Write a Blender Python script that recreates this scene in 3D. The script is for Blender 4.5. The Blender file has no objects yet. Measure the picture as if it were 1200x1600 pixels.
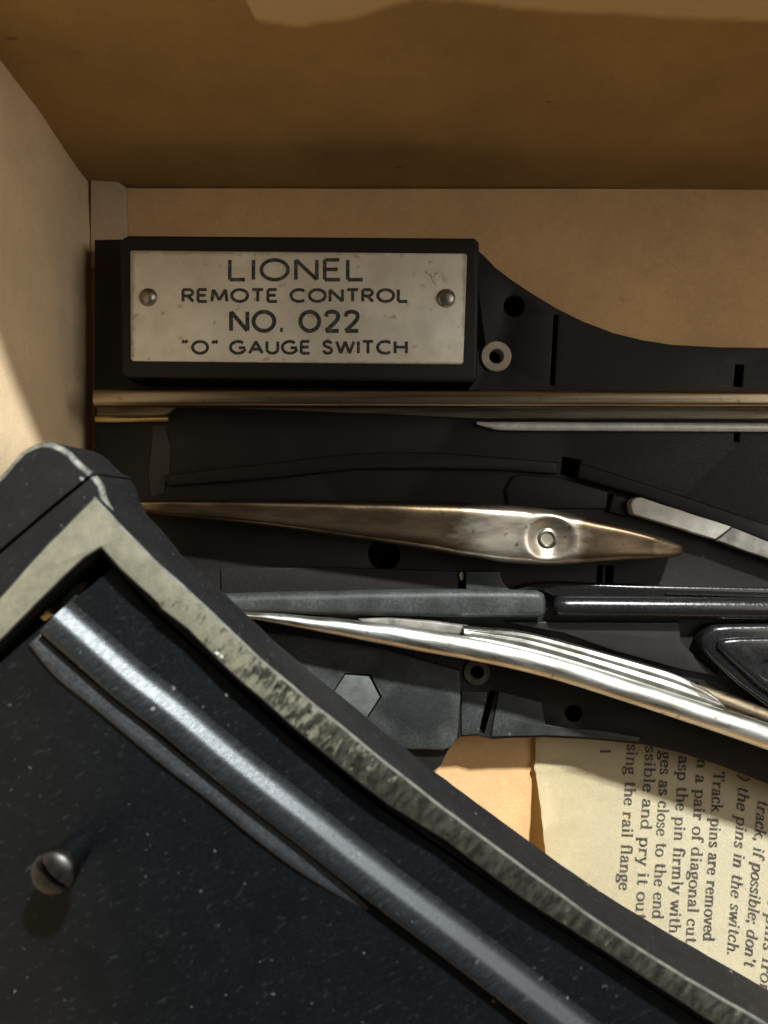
import bpy, bmesh, math, random
from mathutils import Vector, noise as mnoise
random.seed(7)
S = bpy.context.scene
C = S.collection
D = 12.0            # camera height above the box floor; 1 unit = 1 cm (about 100 photo pixels on the floor)

# ------------------------------------------------------------------ camera, light, exposure
cam_d = bpy.data.cameras.new('camera'); cam = bpy.data.objects.new('camera', cam_d); C.objects.link(cam)
cam.location = (0, 0, D)
cam_d.sensor_fit = 'VERTICAL'; cam_d.sensor_height = 32.0; cam_d.sensor_width = 24.0
cam_d.lens = 24.0; cam_d.clip_start = 0.05; cam_d.clip_end = 500
cam_d.dof.use_dof = True; cam_d.dof.focus_distance = 10.9; cam_d.dof.aperture_fstop = 0.21
S.camera = cam
W = bpy.data.worlds.new('World'); S.world = W; W.use_nodes = True
bg = W.node_tree.nodes['Background']
bg.inputs[0].default_value = (1.0, 0.93, 0.84, 1); bg.inputs[1].default_value = 0.07

def area(name, loc, target, size, power, col, size_y=None):
    l = bpy.data.lights.new(name, 'AREA'); l.energy = power; l.color = col; l.size = size
    if size_y: l.shape = 'RECTANGLE'; l.size_y = size_y
    o = bpy.data.objects.new(name, l); C.objects.link(o); o.location = loc
    o.rotation_euler = (Vector(target) - Vector(loc)).to_track_quat('-Z', 'Y').to_euler()
    return o
KD = Vector((0.31, 0.70, 0.66)).normalized()
area('key_lamp', Vector((0, -1, 0)) + KD * 70, (0, -1, 0), 3.4, 118000, (0.985, 1.0, 0.965))
area('fill_lamp', (30, 6, 30), (0, 1, 0), 22, 5400, (1.0, 0.94, 0.84))

S.view_settings.view_transform = 'Standard'; S.view_settings.look = 'None'
S.view_settings.gamma = 1.0; S.view_settings.exposure = 0.0
S.view_settings.use_curve_mapping = False
S.render.engine = 'CYCLES'
S.cycles.max_bounces = 8

# ------------------------------------------------------------------ helpers
def P(px, py, z=0.0):
    k = (D - z) / D / 100.0
    return Vector(((px - 600) * k, (800 - py) * k, z))
def Q(pts, z): return [P(a, b, z) for a, b in pts]

def mat(name, col, rough=0.6, metal=0.0, spec=0.5, coat=0.0):
    m = bpy.data.materials.new(name); m.use_nodes = True
    b = m.node_tree.nodes['Principled BSDF']
    b.inputs['Base Color'].default_value = (*col, 1); b.inputs['Roughness'].default_value = rough
    b.inputs['Metallic'].default_value = metal; b.inputs['Specular IOR Level'].default_value = spec
    if coat: b.inputs['Coat Weight'].default_value = coat; b.inputs['Coat Roughness'].default_value = 0.08
    return m
class NT:
    def __init__(s, m, off=(0, 0, 0)):
        s.m = m; s.t = m.node_tree; s.b = s.t.nodes['Principled BSDF']
        va = s.t.nodes.new('ShaderNodeVectorMath'); va.operation = 'ADD'; va.inputs[1].default_value = off
        s.t.links.new(s.t.nodes.new('ShaderNodeTexCoord').outputs['Object'], va.inputs[0]); s.co = va.outputs[0]
    def mapped(s, scale, rot=0.0):
        src = s.co
        if rot:
            q = s.t.nodes.new('ShaderNodeMapping'); s.t.links.new(src, q.inputs[0]); q.inputs['Rotation'].default_value = (0, 0, -rot); src = q.outputs[0]
        n = s.t.nodes.new('ShaderNodeMapping'); s.t.links.new(src, n.inputs[0]); n.inputs['Scale'].default_value = scale
        return n.outputs[0]
    def noise(s, scale, detail=4, rough=0.55, vec=None, dist=0.0):
        n = s.t.nodes.new('ShaderNodeTexNoise'); n.inputs['Scale'].default_value = scale
        n.inputs['Detail'].default_value = detail; n.inputs['Roughness'].default_value = rough
        n.inputs['Distortion'].default_value = dist
        s.t.links.new(vec or s.co, n.inputs['Vector']); return n.outputs['Fac']
    def ramp(s, fac, stops):
        n = s.t.nodes.new('ShaderNodeValToRGB'); cr = n.color_ramp
        while len(cr.elements) < len(stops): cr.elements.new(0.5)
        for e, (p, c) in zip(cr.elements, stops):
            e.position = p; e.color = (*c, 1) if isinstance(c, tuple) else (c, c, c, 1)
        s.t.links.new(fac, n.inputs[0]); return n.outputs[0]
    def mix(s, fac, a, b):
        n = s.t.nodes.new('ShaderNodeMix'); n.data_type = 'RGBA'
        for sock, v in ((n.inputs['Factor'], fac), (n.inputs['A'], a), (n.inputs['B'], b)):
            if hasattr(v, 'links') or isinstance(v, bpy.types.NodeSocket): s.t.links.new(v, sock)
            elif isinstance(v, tuple): sock.default_value = (*v, 1)
            else: sock.default_value = v
        return n.outputs['Result']
    def math(s, op, a, b=0.0):
        n = s.t.nodes.new('ShaderNodeMath'); n.operation = op
        for i, v in ((0, a), (1, b)):
            if isinstance(v, bpy.types.NodeSocket): s.t.links.new(v, n.inputs[i])
            else: n.inputs[i].default_value = v
        return n.outputs[0]
    def sep(s):
        n = s.t.nodes.new('ShaderNodeSeparateXYZ'); s.t.links.new(s.co, n.inputs[0]); return n.outputs
    def col(s, v): s.t.links.new(v, s.b.inputs['Base Color'])
    def rough(s, v): s.t.links.new(v, s.b.inputs['Roughness'])
    def metal(s, v): s.t.links.new(v, s.b.inputs['Metallic'])
    def bump(s, h, strength=0.3, dist=0.02):
        n = s.t.nodes.new('ShaderNodeBump'); n.inputs['Strength'].default_value = strength
        n.inputs['Distance'].default_value = dist; s.t.links.new(h, n.inputs['Height'])
        s.t.links.new(n.outputs[0], s.b.inputs['Normal'])

def board(name, c, dark=0.8, patch=None):
    m = mat(name, c, 0.88, spec=0.25); n = NT(m, OB)
    big = n.noise(0.55, 5, 0.6); fine = n.noise(28, 6, 0.7); fib = n.noise(9, 5, 0.65, n.mapped((1, 1, 6)))
    d = tuple(x * dark for x in c); l = tuple(min(1, x * 1.14) for x in c)
    base = n.ramp(big, [(0.3, d), (0.7, l)])
    base = n.mix(n.ramp(fine, [(0.35, 0.35), (0.6, 0.0)]), base, tuple(x * 0.72 for x in c))
    base = n.mix(n.ramp(fib, [(0.52, 0.0), (0.75, 0.35)]), base, tuple(min(1, x * 1.25) for x in c))
    spot = n.noise(3.1, 2, 0.5)
    base = n.mix(n.ramp(spot, [(0.70, 0.0), (0.78, 0.4)]), base, tuple(x * 0.6 for x in c))
    st = n.noise(16, 4, 0.6, n.mapped((1, 7, 7), 0.12)); st2 = n.noise(16, 4, 0.6, n.mapped((7, 1.2, 1), 0.3))
    base = n.mix(n.ramp(st, [(0.60, 0.0), (0.74, 0.4)]), base, tuple(x * 0.62 for x in c))
    base = n.mix(n.ramp(st2, [(0.62, 0.0), (0.76, 0.35)]), base, tuple(min(1, x * 1.3) for x in c))
    base = n.mix(n.ramp(n.noise(1.7, 6, 0.7), [(0.5, 0.0), (0.72, 0.4)]), base, tuple(x * 0.74 for x in c))
    if patch:
        base = patch(n, base)
    n.col(base)
    n.bump(n.math('ADD', n.math('MULTIPLY', fine, 0.5), fib), 0.3, 0.03)
    return m

def light_patch_nicks(n, base):
    # light patch painted into the rear wall's colour near its top, plus nicks
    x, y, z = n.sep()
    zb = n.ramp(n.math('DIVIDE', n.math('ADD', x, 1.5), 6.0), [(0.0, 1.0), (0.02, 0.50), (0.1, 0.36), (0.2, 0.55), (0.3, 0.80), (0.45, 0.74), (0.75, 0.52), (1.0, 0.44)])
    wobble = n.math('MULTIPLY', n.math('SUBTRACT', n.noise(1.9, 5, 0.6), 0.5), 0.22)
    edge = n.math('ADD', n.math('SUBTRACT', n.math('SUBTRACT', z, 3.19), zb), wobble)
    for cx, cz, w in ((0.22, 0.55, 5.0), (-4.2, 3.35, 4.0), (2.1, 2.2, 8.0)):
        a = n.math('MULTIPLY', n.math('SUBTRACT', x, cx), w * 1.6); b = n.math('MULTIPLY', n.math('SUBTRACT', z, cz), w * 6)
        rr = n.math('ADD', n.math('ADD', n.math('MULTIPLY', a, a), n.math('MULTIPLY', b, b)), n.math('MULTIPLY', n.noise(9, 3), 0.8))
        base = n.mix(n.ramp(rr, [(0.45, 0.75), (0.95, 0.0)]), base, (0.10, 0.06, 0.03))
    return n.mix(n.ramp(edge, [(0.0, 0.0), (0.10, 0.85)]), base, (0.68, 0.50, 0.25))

OB, OS, OU, OL = (3, -2, 0), tuple(P(700, 850, 0.03)), tuple(P(300, 1300, 2.75)), tuple(P(1100, 1350, 0.05))   # where each thing's origin stands
M = {}
M['kraft_rear'] = board('kraft_board_rear', (0.40, 0.255, 0.10), 0.8, light_patch_nicks)
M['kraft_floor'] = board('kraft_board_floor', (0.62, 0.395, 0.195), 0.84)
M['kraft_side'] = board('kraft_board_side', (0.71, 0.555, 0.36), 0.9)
M['kraft_tab'] = board('grey_board_tab', (0.50, 0.38, 0.25), 0.88)
def bakelite(name, c, rough, dust, dustcol=(0.12, 0.125, 0.12), speck=0.0, rot=0.0, spec=0.4, gloss_bump=None):
    m = mat(name, c, rough, spec=spec); n = NT(m)
    a = n.noise(2.2, 6, 0.62); b = n.noise(26, 5, 0.7)
    mask = n.math('MULTIPLY', n.ramp(a, [(0.38, 0.15), (0.68, 1.0)]), n.ramp(b, [(0.35, 0.25), (0.7, 1.0)]))
    base = n.mix(n.math('MULTIPLY', mask, dust), c, dustcol)
    if speck:
        sp = n.noise(9, 4, 0.65, n.mapped((1.0, 2.4, 1), rot))
        base = n.mix(n.ramp(sp, [(0.60, 0.0), (0.82, speck)]), base, (0.07, 0.074, 0.078))
        sp2 = n.noise(12, 1, 0.4)
        base = n.mix(n.math('MULTIPLY', n.ramp(sp2, [(0.75, 0.0), (0.82, speck)]), n.ramp(n.noise(0.9, 3), [(0.42, 0.0), (0.62, 1.0)])), base, (0.32, 0.32, 0.31))
    n.col(base)
    n.rough(n.ramp(b, [(0.3, max(0.05, rough - 0.1)), (0.75, min(1, rough + 0.18))]))
    n.bump(n.math('ADD', b, n.noise(70, 3, 0.6)), 0.10 if gloss_bump is None else gloss_bump, 0.02)
    return m
M['bakelite'] = bakelite('black_bakelite', (0.009, 0.0085, 0.008), 0.5, 0.22, (0.035, 0.033, 0.031), spec=0.25)
M['hole_shade'] = mat('recess_shade', (0.004, 0.004, 0.004), 0.9, spec=0.05)  # near-black colour stands in for the shade down in the base holes
M['bakelite_dusty_lit'] = bakelite('dusty_lit_bakelite', (0.016, 0.018, 0.018), 0.5, 0.7, (0.085, 0.095, 0.095), 0.5, 0.6)  # dusty; extra grey painted in for the parts the key lamp lights
M['block'] = bakelite('block_dark_patch', (0.016, 0.018, 0.018), 0.5, 0.75, (0.085, 0.095, 0.095), 0.5, 0.6)  # same dusty grey, raised for a lit part
_n = NT(M['block'], OS); _x, _y, _z = _n.sep()
_dx = _n.math('MULTIPLY', _n.math('SUBTRACT', _x, 0.44), 1.0); _dy = _n.math('MULTIPLY', _n.math('ADD', _y, 2.87), 1.3)
_r = _n.math('ADD', _n.math('ADD', _n.math('MULTIPLY', _dx, _dx), _n.math('MULTIPLY', _dy, _dy)), _n.math('MULTIPLY', _n.math('SUBTRACT', _n.noise(3, 5, 0.6), 0.5), 0.5))
_old = _n.b.inputs['Base Color'].links[0].from_socket
_n.col(_n.mix(_n.ramp(_r, [(0.16, 0.85), (0.34, 0.0)]), _old, (0.014, 0.016, 0.017)))  # darker ragged patch on the block
M['bakelite_side'] = bakelite('scratched_bakelite_side', (0.008, 0.0078, 0.0085), 0.6, 0.5, (0.022, 0.0215, 0.024), 0.7, 0.9, spec=0.15)
M['gloss'] = bakelite('black_enamel', (0.008, 0.008, 0.009), 0.20, 0.10, (0.06, 0.06, 0.06), gloss_bump=0.025)
M['plate'] = bakelite('black_japanned_plate', (0.0025, 0.0035, 0.0045), 0.42, 0.4, (0.010, 0.013, 0.016), 0.45, 0.5, spec=0.16)
M['bead'] = bakelite('rubbed_bead', (0.0025, 0.0035, 0.0045), 0.40, 0.5, (0.012, 0.015, 0.019), 0.6, 0.5, spec=0.8, gloss_bump=0.16)
M['bead_dull'] = bakelite('dusty_bead', (0.008, 0.010, 0.013), 0.40, 0.6, (0.030, 0.036, 0.044), 0.7, 0.5, spec=0.7)
M['bead'].node_tree.nodes['Principled BSDF'].inputs['Specular Tint'].default_value = (0.86, 0.93, 1.0, 1)
_n = NT(M['bead'], OU); _n.rough(_n.ramp(_n.noise(16, 4, 0.6, _n.mapped((.5, 3, 1), 0.55)), [(0.3, 0.30), (0.7, 0.48)]))

def metalm(name, c1, c2, r1, r2, scale=3.0, stretch=(1, 1, 1), rot=0.0, metal=1.0, spots=None):
    m = mat(name, c1, r1, metal); n = NT(m)
    a = n.noise(scale, 6, 0.6, n.mapped(stretch, rot)); b = n.noise(40, 4, 0.6, n.mapped(stretch, rot))
    base = n.ramp(a, [(0.35, c1), (0.68, c2)])
    if spots: base = n.mix(n.ramp(n.noise(7, 3, 0.5), [(0.64, 0.0), (0.72, 0.8)]), base, spots)
    n.col(base); n.rough(n.ramp(a, [(0.3, r1), (0.75, r2)])); n.bump(b, 0.10, 0.01)
    return m
M['rail_brown'] = metalm('tarnished_rail', (0.18, 0.14, 0.09), (0.32, 0.265, 0.19), 0.26, 0.38, 3.0, (0.12, 5, 5), spots=(0.13, 0.10, 0.065))
M['rail_steel'] = metalm('bright_rail_steel', (0.42, 0.42, 0.38), (0.73, 0.76, 0.745), 0.32, 0.50, 2.4, (0.5, 4, 4), -0.3, spots=(0.30, 0.25, 0.17))
M['brass'] = metalm('dull_brass', (0.50, 0.36, 0.15), (0.65, 0.52, 0.26), 0.35, 0.5)
M['nameplate'] = metalm('worn_nickel_plate', (0.64, 0.61, 0.52), (0.77, 0.75, 0.67), 0.40, 0.55, 1.1, metal=0.35, spots=(0.42, 0.34, 0.22))
_n = NT(M['nameplate'], OS); _x, _y, _z = _n.sep(); _old = _n.b.inputs['Base Color'].links[0].from_socket
_w = _n.noise(3.2, 3, 0.6, None, 1.2)
_dx = _n.math('MULTIPLY', _n.math('SUBTRACT', _x, 0.62), 2.6); _dy = _n.math('MULTIPLY', _n.math('SUBTRACT', _y, 3.24), 5.0)
_rr = _n.ramp(_n.math('ADD', _n.math('MULTIPLY', _dx, _dx), _n.math('MULTIPLY', _dy, _dy)), [(0.1, 1.0), (0.6, 0.0)])
_line = _n.ramp(_n.math('ABSOLUTE', _n.math('SUBTRACT', _w, 0.5)), [(0.0, 0.8), (0.05, 0.0)])
_c = _n.mix(_n.math('MULTIPLY', _rr, _line), _old, (0.22, 0.19, 0.14))
_edge = _n.ramp(_n.noise(2.0, 5, 0.65), [(0.45, 0.0), (0.75, 0.5)])
_c = _n.mix(_edge, _c, (0.50, 0.42, 0.29))
_sc = _n.noise(5, 5, 0.7, _n.mapped((1, 14, 1), 0.15)); _c = _n.mix(_n.ramp(_sc, [(0.6, 0.0), (0.72, 0.35)]), _c, (0.40, 0.36, 0.29))
_bx = _n.math('ABSOLUTE', _n.math('SUBTRACT', _x, -1.19)); _by = _n.math('ABSOLUTE', _n.math('SUBTRACT', _y, 2.83))
_rim = _n.math('ADD', _n.math('MAXIMUM', _n.math('SUBTRACT', _bx, 2.26), _n.math('SUBTRACT', _by, 0.735)), _n.math('MULTIPLY', _n.math('SUBTRACT', _n.noise(6, 5, 0.6), 0.5), 0.12))
_n.col(_n.mix(_n.ramp(_rim, [(-0.0, 0.0), (0.05, 0.6)]), _c, (0.22, 0.17, 0.10)))
_n.bump(_n.math('ADD', _n.noise(0.9, 2), _n.math('MULTIPLY', _n.noise(30, 4), 0.05)), 0.35, 0.12)
M['rivet'] = metalm('rivet_metal', (0.20, 0.175, 0.155), (0.36, 0.33, 0.30), 0.32, 0.45, 5)
M['screw'] = metalm('screw_metal', (0.03, 0.029, 0.028), (0.085, 0.082, 0.08), 0.36, 0.5, 5)
M['eyelet'] = metalm('eyelet_fibre', (0.36, 0.31, 0.24), (0.50, 0.45, 0.36), 0.5, 0.6, 5, metal=0.1)
M['eyelet_dark'] = metalm('dark_eyelet', (0.05, 0.045, 0.035), (0.11, 0.10, 0.08), 0.5, 0.6, 5, metal=0.3)
M['white_worn'] = metalm('pale_worn_metal', (0.46, 0.45, 0.41), (0.62, 0.61, 0.57), 0.5, 0.65, 5, metal=0.25)
M['grey_worn'] = metalm('dull_grey_metal', (0.10, 0.095, 0.09), (0.30, 0.28, 0.25), 0.5, 0.65, 4, metal=0.3)
M['strip'] = metalm('dull_olive', (0.012, 0.011, 0.0085), (0.024, 0.022, 0.016), 0.5, 0.6, 3, metal=0.0)
M['nut'] = metalm('dull_zinc', (0.075, 0.082, 0.08), (0.125, 0.133, 0.13), 0.5, 0.65, 5, metal=0.1)
M['flange_edge'] = metalm('bright_flange', (0.62, 0.62, 0.58), (0.84, 0.84, 0.80), 0.4, 0.5, 5, metal=0.2)
M['pivot'] = metalm('pivot_metal', (0.20, 0.19, 0.16), (0.38, 0.36, 0.31), 0.30, 0.40, 6)
M['strip_steel'] = metalm('ground_steel', (0.46, 0.46, 0.42), (0.62, 0.62, 0.58), 0.26, 0.34, 3)
M['flange_brown'] = metalm('dull_flange', (0.10, 0.08, 0.055), (0.26, 0.225, 0.17), 0.36, 0.5, 2.5, (0.3, 6, 6), metal=0.8)
M['pivot_dark'] = metalm('dark_pin', (0.03, 0.025, 0.015), (0.09, 0.07, 0.04), 0.3, 0.4, 6, metal=0.7)  # darkened to give the shade inside the pivot hole
M['ink'] = mat('black_lettering', (0.020, 0.020, 0.018), 0.6)
M['print'] = mat('printing_ink', (0.055, 0.05, 0.045), 0.8, spec=0.2)
_n = NT(M['print']); _n.col(_n.ramp(_n.noise(30, 3), [(0.35, (0.035, 0.032, 0.03)), (0.75, (0.15, 0.135, 0.11))]))
_n = NT(M['ink']); _n.col(_n.ramp(_n.noise(22, 4), [(0.45, (0.016, 0.018, 0.016)), (0.78, (0.13, 0.12, 0.095))]))
# aged paper
M['paper'] = mat('aged_paper', (0.7, 0.63, 0.43), 0.85, spec=0.2); n = NT(M['paper'], OL)
b_ = n.ramp(n.noise(0.9, 5, 0.6), [(0.3, (0.74, 0.66, 0.44)), (0.7, (0.66, 0.57, 0.36))])
gx = n.ramp(n.math('ADD', n.math('MULTIPLY', n.math('SUBTRACT', n.sep()[0], 2.4), 0.3), n.math('MULTIPLY', n.noise(1.5, 4), 0.25)), [(0.15, 0.0), (0.8, 0.8)])
b_ = n.mix(gx, b_, (0.74, 0.71, 0.57))
b_ = n.mix(n.ramp(n.noise(14, 5, 0.65), [(0.6, 0.0), (0.75, 0.35)]), b_, (0.5, 0.42, 0.26))
b_ = n.mix(n.ramp(n.noise(2.3, 4, 0.6, None, 0.8), [(0.55, 0.0), (0.63, 0.22)]), b_, (0.80, 0.74, 0.55))
b_ = n.mix(n.ramp(n.noise(5, 5, 0.7), [(0.58, 0.0), (0.8, 0.4)]), b_, (0.52, 0.43, 0.26))
n.col(b_); n.bump(n.math('ADD', n.noise(30, 5, 0.6), n.math('MULTIPLY', n.noise(5, 4, 0.6), 1.5)), 0.3, 0.02)
# worn casting rim: pale bare phenolic showing through black paint, more paint left further along
M['rim'] = mat('worn_rim', (0.3, 0.28, 0.2), 0.7, spec=0.2); n = NT(M['rim'], OU)
x, y, z = n.sep()
along = n.math('MINIMUM', n.math('ADD', n.math('MULTIPLY', x, 0.19), 0.70), 0.80)          # more paint to the right
v1 = n.noise(6.0, 6, 0.68, n.mapped((1.0, 2.0, 1), 0.9)); v2 = n.noise(1.3, 3, 0.5)
msk = n.ramp(n.math('ADD', along, n.math('ADD', n.math('MULTIPLY', n.math('SUBTRACT', v1, 0.5), 1.7), n.math('MULTIPLY', n.math('SUBTRACT', v2, 0.5), 0.6))), [(0.40, 0.0), (0.60, 0.98)])
pale = n.ramp(n.noise(6, 5, 0.65), [(0.3, (0.13, 0.128, 0.095)), (0.7, (0.215, 0.208, 0.155))])
drk = n.ramp(n.noise(5, 6, 0.7, n.mapped((1.0, 2.2, 1), 0.9)), [(0.42, (0.007, 0.007, 0.006)), (0.68, (0.055, 0.056, 0.042))])
n.col(n.mix(msk, pale, drk)); n.bump(n.noise(25, 5), 0.2, 0.02)
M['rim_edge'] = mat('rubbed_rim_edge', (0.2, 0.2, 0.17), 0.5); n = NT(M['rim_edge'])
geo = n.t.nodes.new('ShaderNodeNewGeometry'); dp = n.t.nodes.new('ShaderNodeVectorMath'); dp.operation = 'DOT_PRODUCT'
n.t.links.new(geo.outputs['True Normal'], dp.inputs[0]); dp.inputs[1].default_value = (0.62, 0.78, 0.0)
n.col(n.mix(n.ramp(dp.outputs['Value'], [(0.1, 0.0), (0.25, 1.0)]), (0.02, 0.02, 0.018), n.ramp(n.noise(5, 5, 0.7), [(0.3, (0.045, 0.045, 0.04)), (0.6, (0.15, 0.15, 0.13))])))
M['edge'] = mat('worn_edge', (0.2, 0.2, 0.17), 0.55); n = NT(M['edge'], OU)
ex_ = n.ramp(n.math('MULTIPLY', n.math('ADD', n.sep()[0], 2.35), -1.0), [(0.1, 0.0), (0.5, 1.0)])
n.col(n.mix(ex_, (0.012, 0.012, 0.013), n.ramp(n.noise(6, 5, 0.7), [(0.38, (0.03, 0.032, 0.03)), (0.55, (0.13, 0.137, 0.12)), (0.75, (0.25, 0.26, 0.23))])))
n.bump(n.noise(20, 4), 0.3, 0.02)
# swing point: brown tarnish polished bright round the pivot
M['point'] = mat('tarnished_point', (0.4, 0.3, 0.2), 0.35, 1.0); n = NT(M['point'], OS)
x, y, z = n.sep()
t1 = n.noise(2.2, 6, 0.62, n.mapped((0.5, 2.2, 1)))
br = n.ramp(t1, [(0.3, (0.045, 0.032, 0.02)), (0.5, (0.12, 0.086, 0.054)), (0.8, (0.30, 0.215, 0.135))])
dx = n.math('MULTIPLY', n.math('SUBTRACT', x, 1.95), 0.72); dy = n.math('MULTIPLY', n.math('ADD', y, 0.32), 1.1)
r2 = n.math('ADD', n.math('MULTIPLY', dx, dx), n.math('MULTIPLY', dy, dy))
pol = n.ramp(n.math('ADD', r2, n.math('MULTIPLY', n.math('SUBTRACT', n.noise(3.0, 5, 0.6, n.mapped((0.6, 2, 1))), 0.5), 0.9)), [(0.04, 0.9), (0.50, 0.0)])
b_ = n.mix(pol, br, (0.52, 0.48, 0.40))
b_ = n.mix(n.ramp(n.noise(7, 3, 0.5), [(0.66, 0.0), (0.73, 0.85)]), b_, (0.10, 0.065, 0.035))
n.col(b_); n.metal(n.math('SUBTRACT', 1.0, n.math('MULTIPLY', pol, 0.18))); n.rough(n.ramp(t1, [(0.3, 0.40), (0.7, 0.30)])); n.bump(n.noise(18, 4), 0.1, 0.015)

# ------------------------------------------------------------------ object helpers
ORIG = {}
def thing(name, label, cat, loc):
    o = bpy.data.objects.new(name, None); C.objects.link(o); o.location = loc
    o.empty_display_size = 0.3; o['label'] = label; o['category'] = cat; ORIG[o] = Vector(loc); return o
def link(name, me, mats, parent, label=None, angle=35):
    if not isinstance(mats, (list, tuple)): mats = [mats]
    for m_ in mats: me.materials.append(m_)
    o = bpy.data.objects.new(name, me); C.objects.link(o)
    if parent is not None:
        off = ORIG[parent]; me.transform(__import__('mathutils').Matrix.Translation(-off)); o.parent = parent; ORIG[o] = off
    me.polygons.foreach_set('use_smooth', [True] * len(me.polygons)); me.set_sharp_from_angle(angle=math.radians(angle))
    if label: o['label'] = label
    return o
def bm_obj(name, bm, mats, parent, label=None, angle=35, recalc=True):
    if recalc: bmesh.ops.recalc_face_normals(bm, faces=bm.faces[:])
    me = bpy.data.meshes.new(name); bm.to_mesh(me); bm.free()
    return link(name, me, mats, parent, label, angle)

def area2(p): return 0.5 * sum(p[i].x * p[(i + 1) % len(p)].y - p[(i + 1) % len(p)].x * p[i].y for i in range(len(p)))
def inset(p, d):
    # p counter-clockwise: move inwards by d
    n = len(p); out = []
    for i in range(n):
        a, b, c = p[i - 1], p[i], p[(i + 1) % n]
        e1 = Vector((b.x - a.x, b.y - a.y)); e2 = Vector((c.x - b.x, c.y - b.y))
        if e1.length < 1e-7 or e2.length < 1e-7: out.append(b.copy()); continue
        e1.normalize(); e2.normalize()
        n1 = Vector((-e1.y, e1.x)); n2 = Vector((-e2.y, e2.x)); m = n1 + n2
        if m.length < 1e-4: m = n1.copy()
        m.normalize(); k = d / max(0.45, m.dot(n1))
        out.append(Vector((b.x + m.x * k, b.y + m.y * k, b.z)))
    return out
def add_prism(bm, pts, z0, z1, bev=0.0, holes=(), seg=3, edge_mat=0, tilt=None, hole_bev=None, side_mat=0):
    """pts/holes: world xy outlines; straight walls from z0 to z1 with a rounded upper edge"""
    zz = lambda v, z: z + (tilt(v) if tilt else 0.0)
    tops = []; 
    def walls(loop, inward, bv):
        rings = [[bm.verts.new((v.x, v.y, zz(v, z0))) for v in loop]]
        if bv > 0:
            for s in range(seg + 1):
                t = math.pi / 2 * s / seg
                q = inset(loop, inward * bv * (1 - math.cos(t)))
                rings.append([bm.verts.new((v.x, v.y, zz(v, z1 - bv + bv * math.sin(t)))) for v in q])
        else: rings.append([bm.verts.new((v.x, v.y, zz(v, z1))) for v in loop])
        for r, (a, b) in enumerate(zip(rings, rings[1:])):
            for i in range(len(a)):
                j = (i + 1) % len(a)
                f = bm.faces.new((a[i], a[j], b[j], b[i]))
                f.material_index = edge_mat if r > 0 else side_mat
        return rings
    def orient(l): return list(l) if area2(l) > 0 else list(reversed(l))
    o = walls(orient(pts), 1, bev); hs = [walls(orient(h), -1, bev if hole_bev is None else hole_bev) for h in holes]
    for ringset in (0, -1):
        es = []
        for rr in [o] + hs:
            r = rr[ringset]
            for i in range(len(r)):
                e = bm.edges.get((r[i], r[(i + 1) % len(r)]))
                es.append(e or bm.edges.new((r[i], r[(i + 1) % len(r)])))
        if hs: bmesh.ops.triangle_fill(bm, use_beauty=True, use_dissolve=False, edges=es)
        else:
            try: bm.faces.new(o[ringset])
            except ValueError: pass
def prism(name, px, z0, z1, m, parent, bev=0.03, holes=(), seg=3, label=None, edge=None, smooth=0, tilt=None, jag=0.0, hole_bev=None, side=None):
    pts = Q(px, z1)
    if smooth: pts = smooth_loop(pts, smooth)
    if jag: pts = roughen(pts, jag)
    bm = bmesh.new(); add_prism(bm, pts, z0, z1, bev, [Q(h, z1) for h in holes], seg, 1 if edge else 0, tilt, hole_bev, 2 if side else 0)
    return bm_obj(name, bm, [m, edge, side] if side else [m, edge] if edge else m, parent, label)
def roughen(pts, amp, step=0.12):
    out = []
    for i, a in enumerate(pts):
        b = pts[(i + 1) % len(pts)]; L = (b - a).length; k = max(1, min(60, int(L / step)))
        for s in range(k):
            v = a.lerp(b, s / k); 
            w = mnoise.noise_vector(Vector((v.x * 2.3, v.y * 2.3, 1.7))) + 0.5 * mnoise.noise_vector(Vector((v.x * 7, v.y * 7, 9.1)))
            out.append(Vector((v.x + w.x * amp, v.y + w.y * amp, v.z)))
    return out
def crom(p, k, closed=False):
    out = []; n = len(p); rng = n if closed else n - 1
    g = (lambda i: p[i % n]) if closed else (lambda i: p[max(0, min(n - 1, i))])
    for i in range(rng):
        a, b, c, d = g(i - 1), g(i), g(i + 1), g(i + 2)
        for s in range(k):
            t = s / k
            out.append(0.5 * ((2 * b) + (c - a) * t + (2 * a - 5 * b + 4 * c - d) * t * t + (3 * b - a - 3 * c + d) * t ** 3))
    if not closed: out.append(p[-1].copy())
    return out
def smooth_loop(p, k): return crom(p, k, True)
def circ(px, py, r, n=28, ph=0.0): return [(px + r * math.cos(2 * math.pi * i / n + ph), py + r * math.sin(2 * math.pi * i / n + ph)) for i in range(n)]
def slot(x0, y0, x1, y1, w):
    L = math.hypot(x1 - x0, y1 - y0); nx, ny = -(y1 - y0) / L * w / 2, (x1 - x0) / L * w / 2
    return [(x0 + nx, y0 + ny), (x1 + nx, y1 + ny), (x1 - nx, y1 - ny), (x0 - nx, y0 - ny)]
def sweep(bm, path, profile, scales=None, closed_profile=True, cap=True):
    """profile: (side, up) pairs; side = left of the travel direction in plan"""
    rings = []
    for i, p in enumerate(path):
        t = (path[min(i + 1, len(path) - 1)] - path[max(i - 1, 0)]); t.z = 0; t.normalize()
        s = Vector((-t.y, t.x, 0)); k = scales[i] if scales else 1.0
        kx, kz = k if isinstance(k, tuple) else (k, k)
        rings.append([bm.verts.new(p + s * (a * kx) + Vector((0, 0, b * kz))) for a, b in profile])
    m = len(profile)
    for a, b in zip(rings, rings[1:]):
        for i in range(m if closed_profile else m - 1):
            j = (i + 1) % m; bm.faces.new((a[i], a[j], b[j], b[i]))
    if cap and closed_profile:
        bm.faces.new(rings[0]); bm.faces.new(rings[-1])
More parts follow.
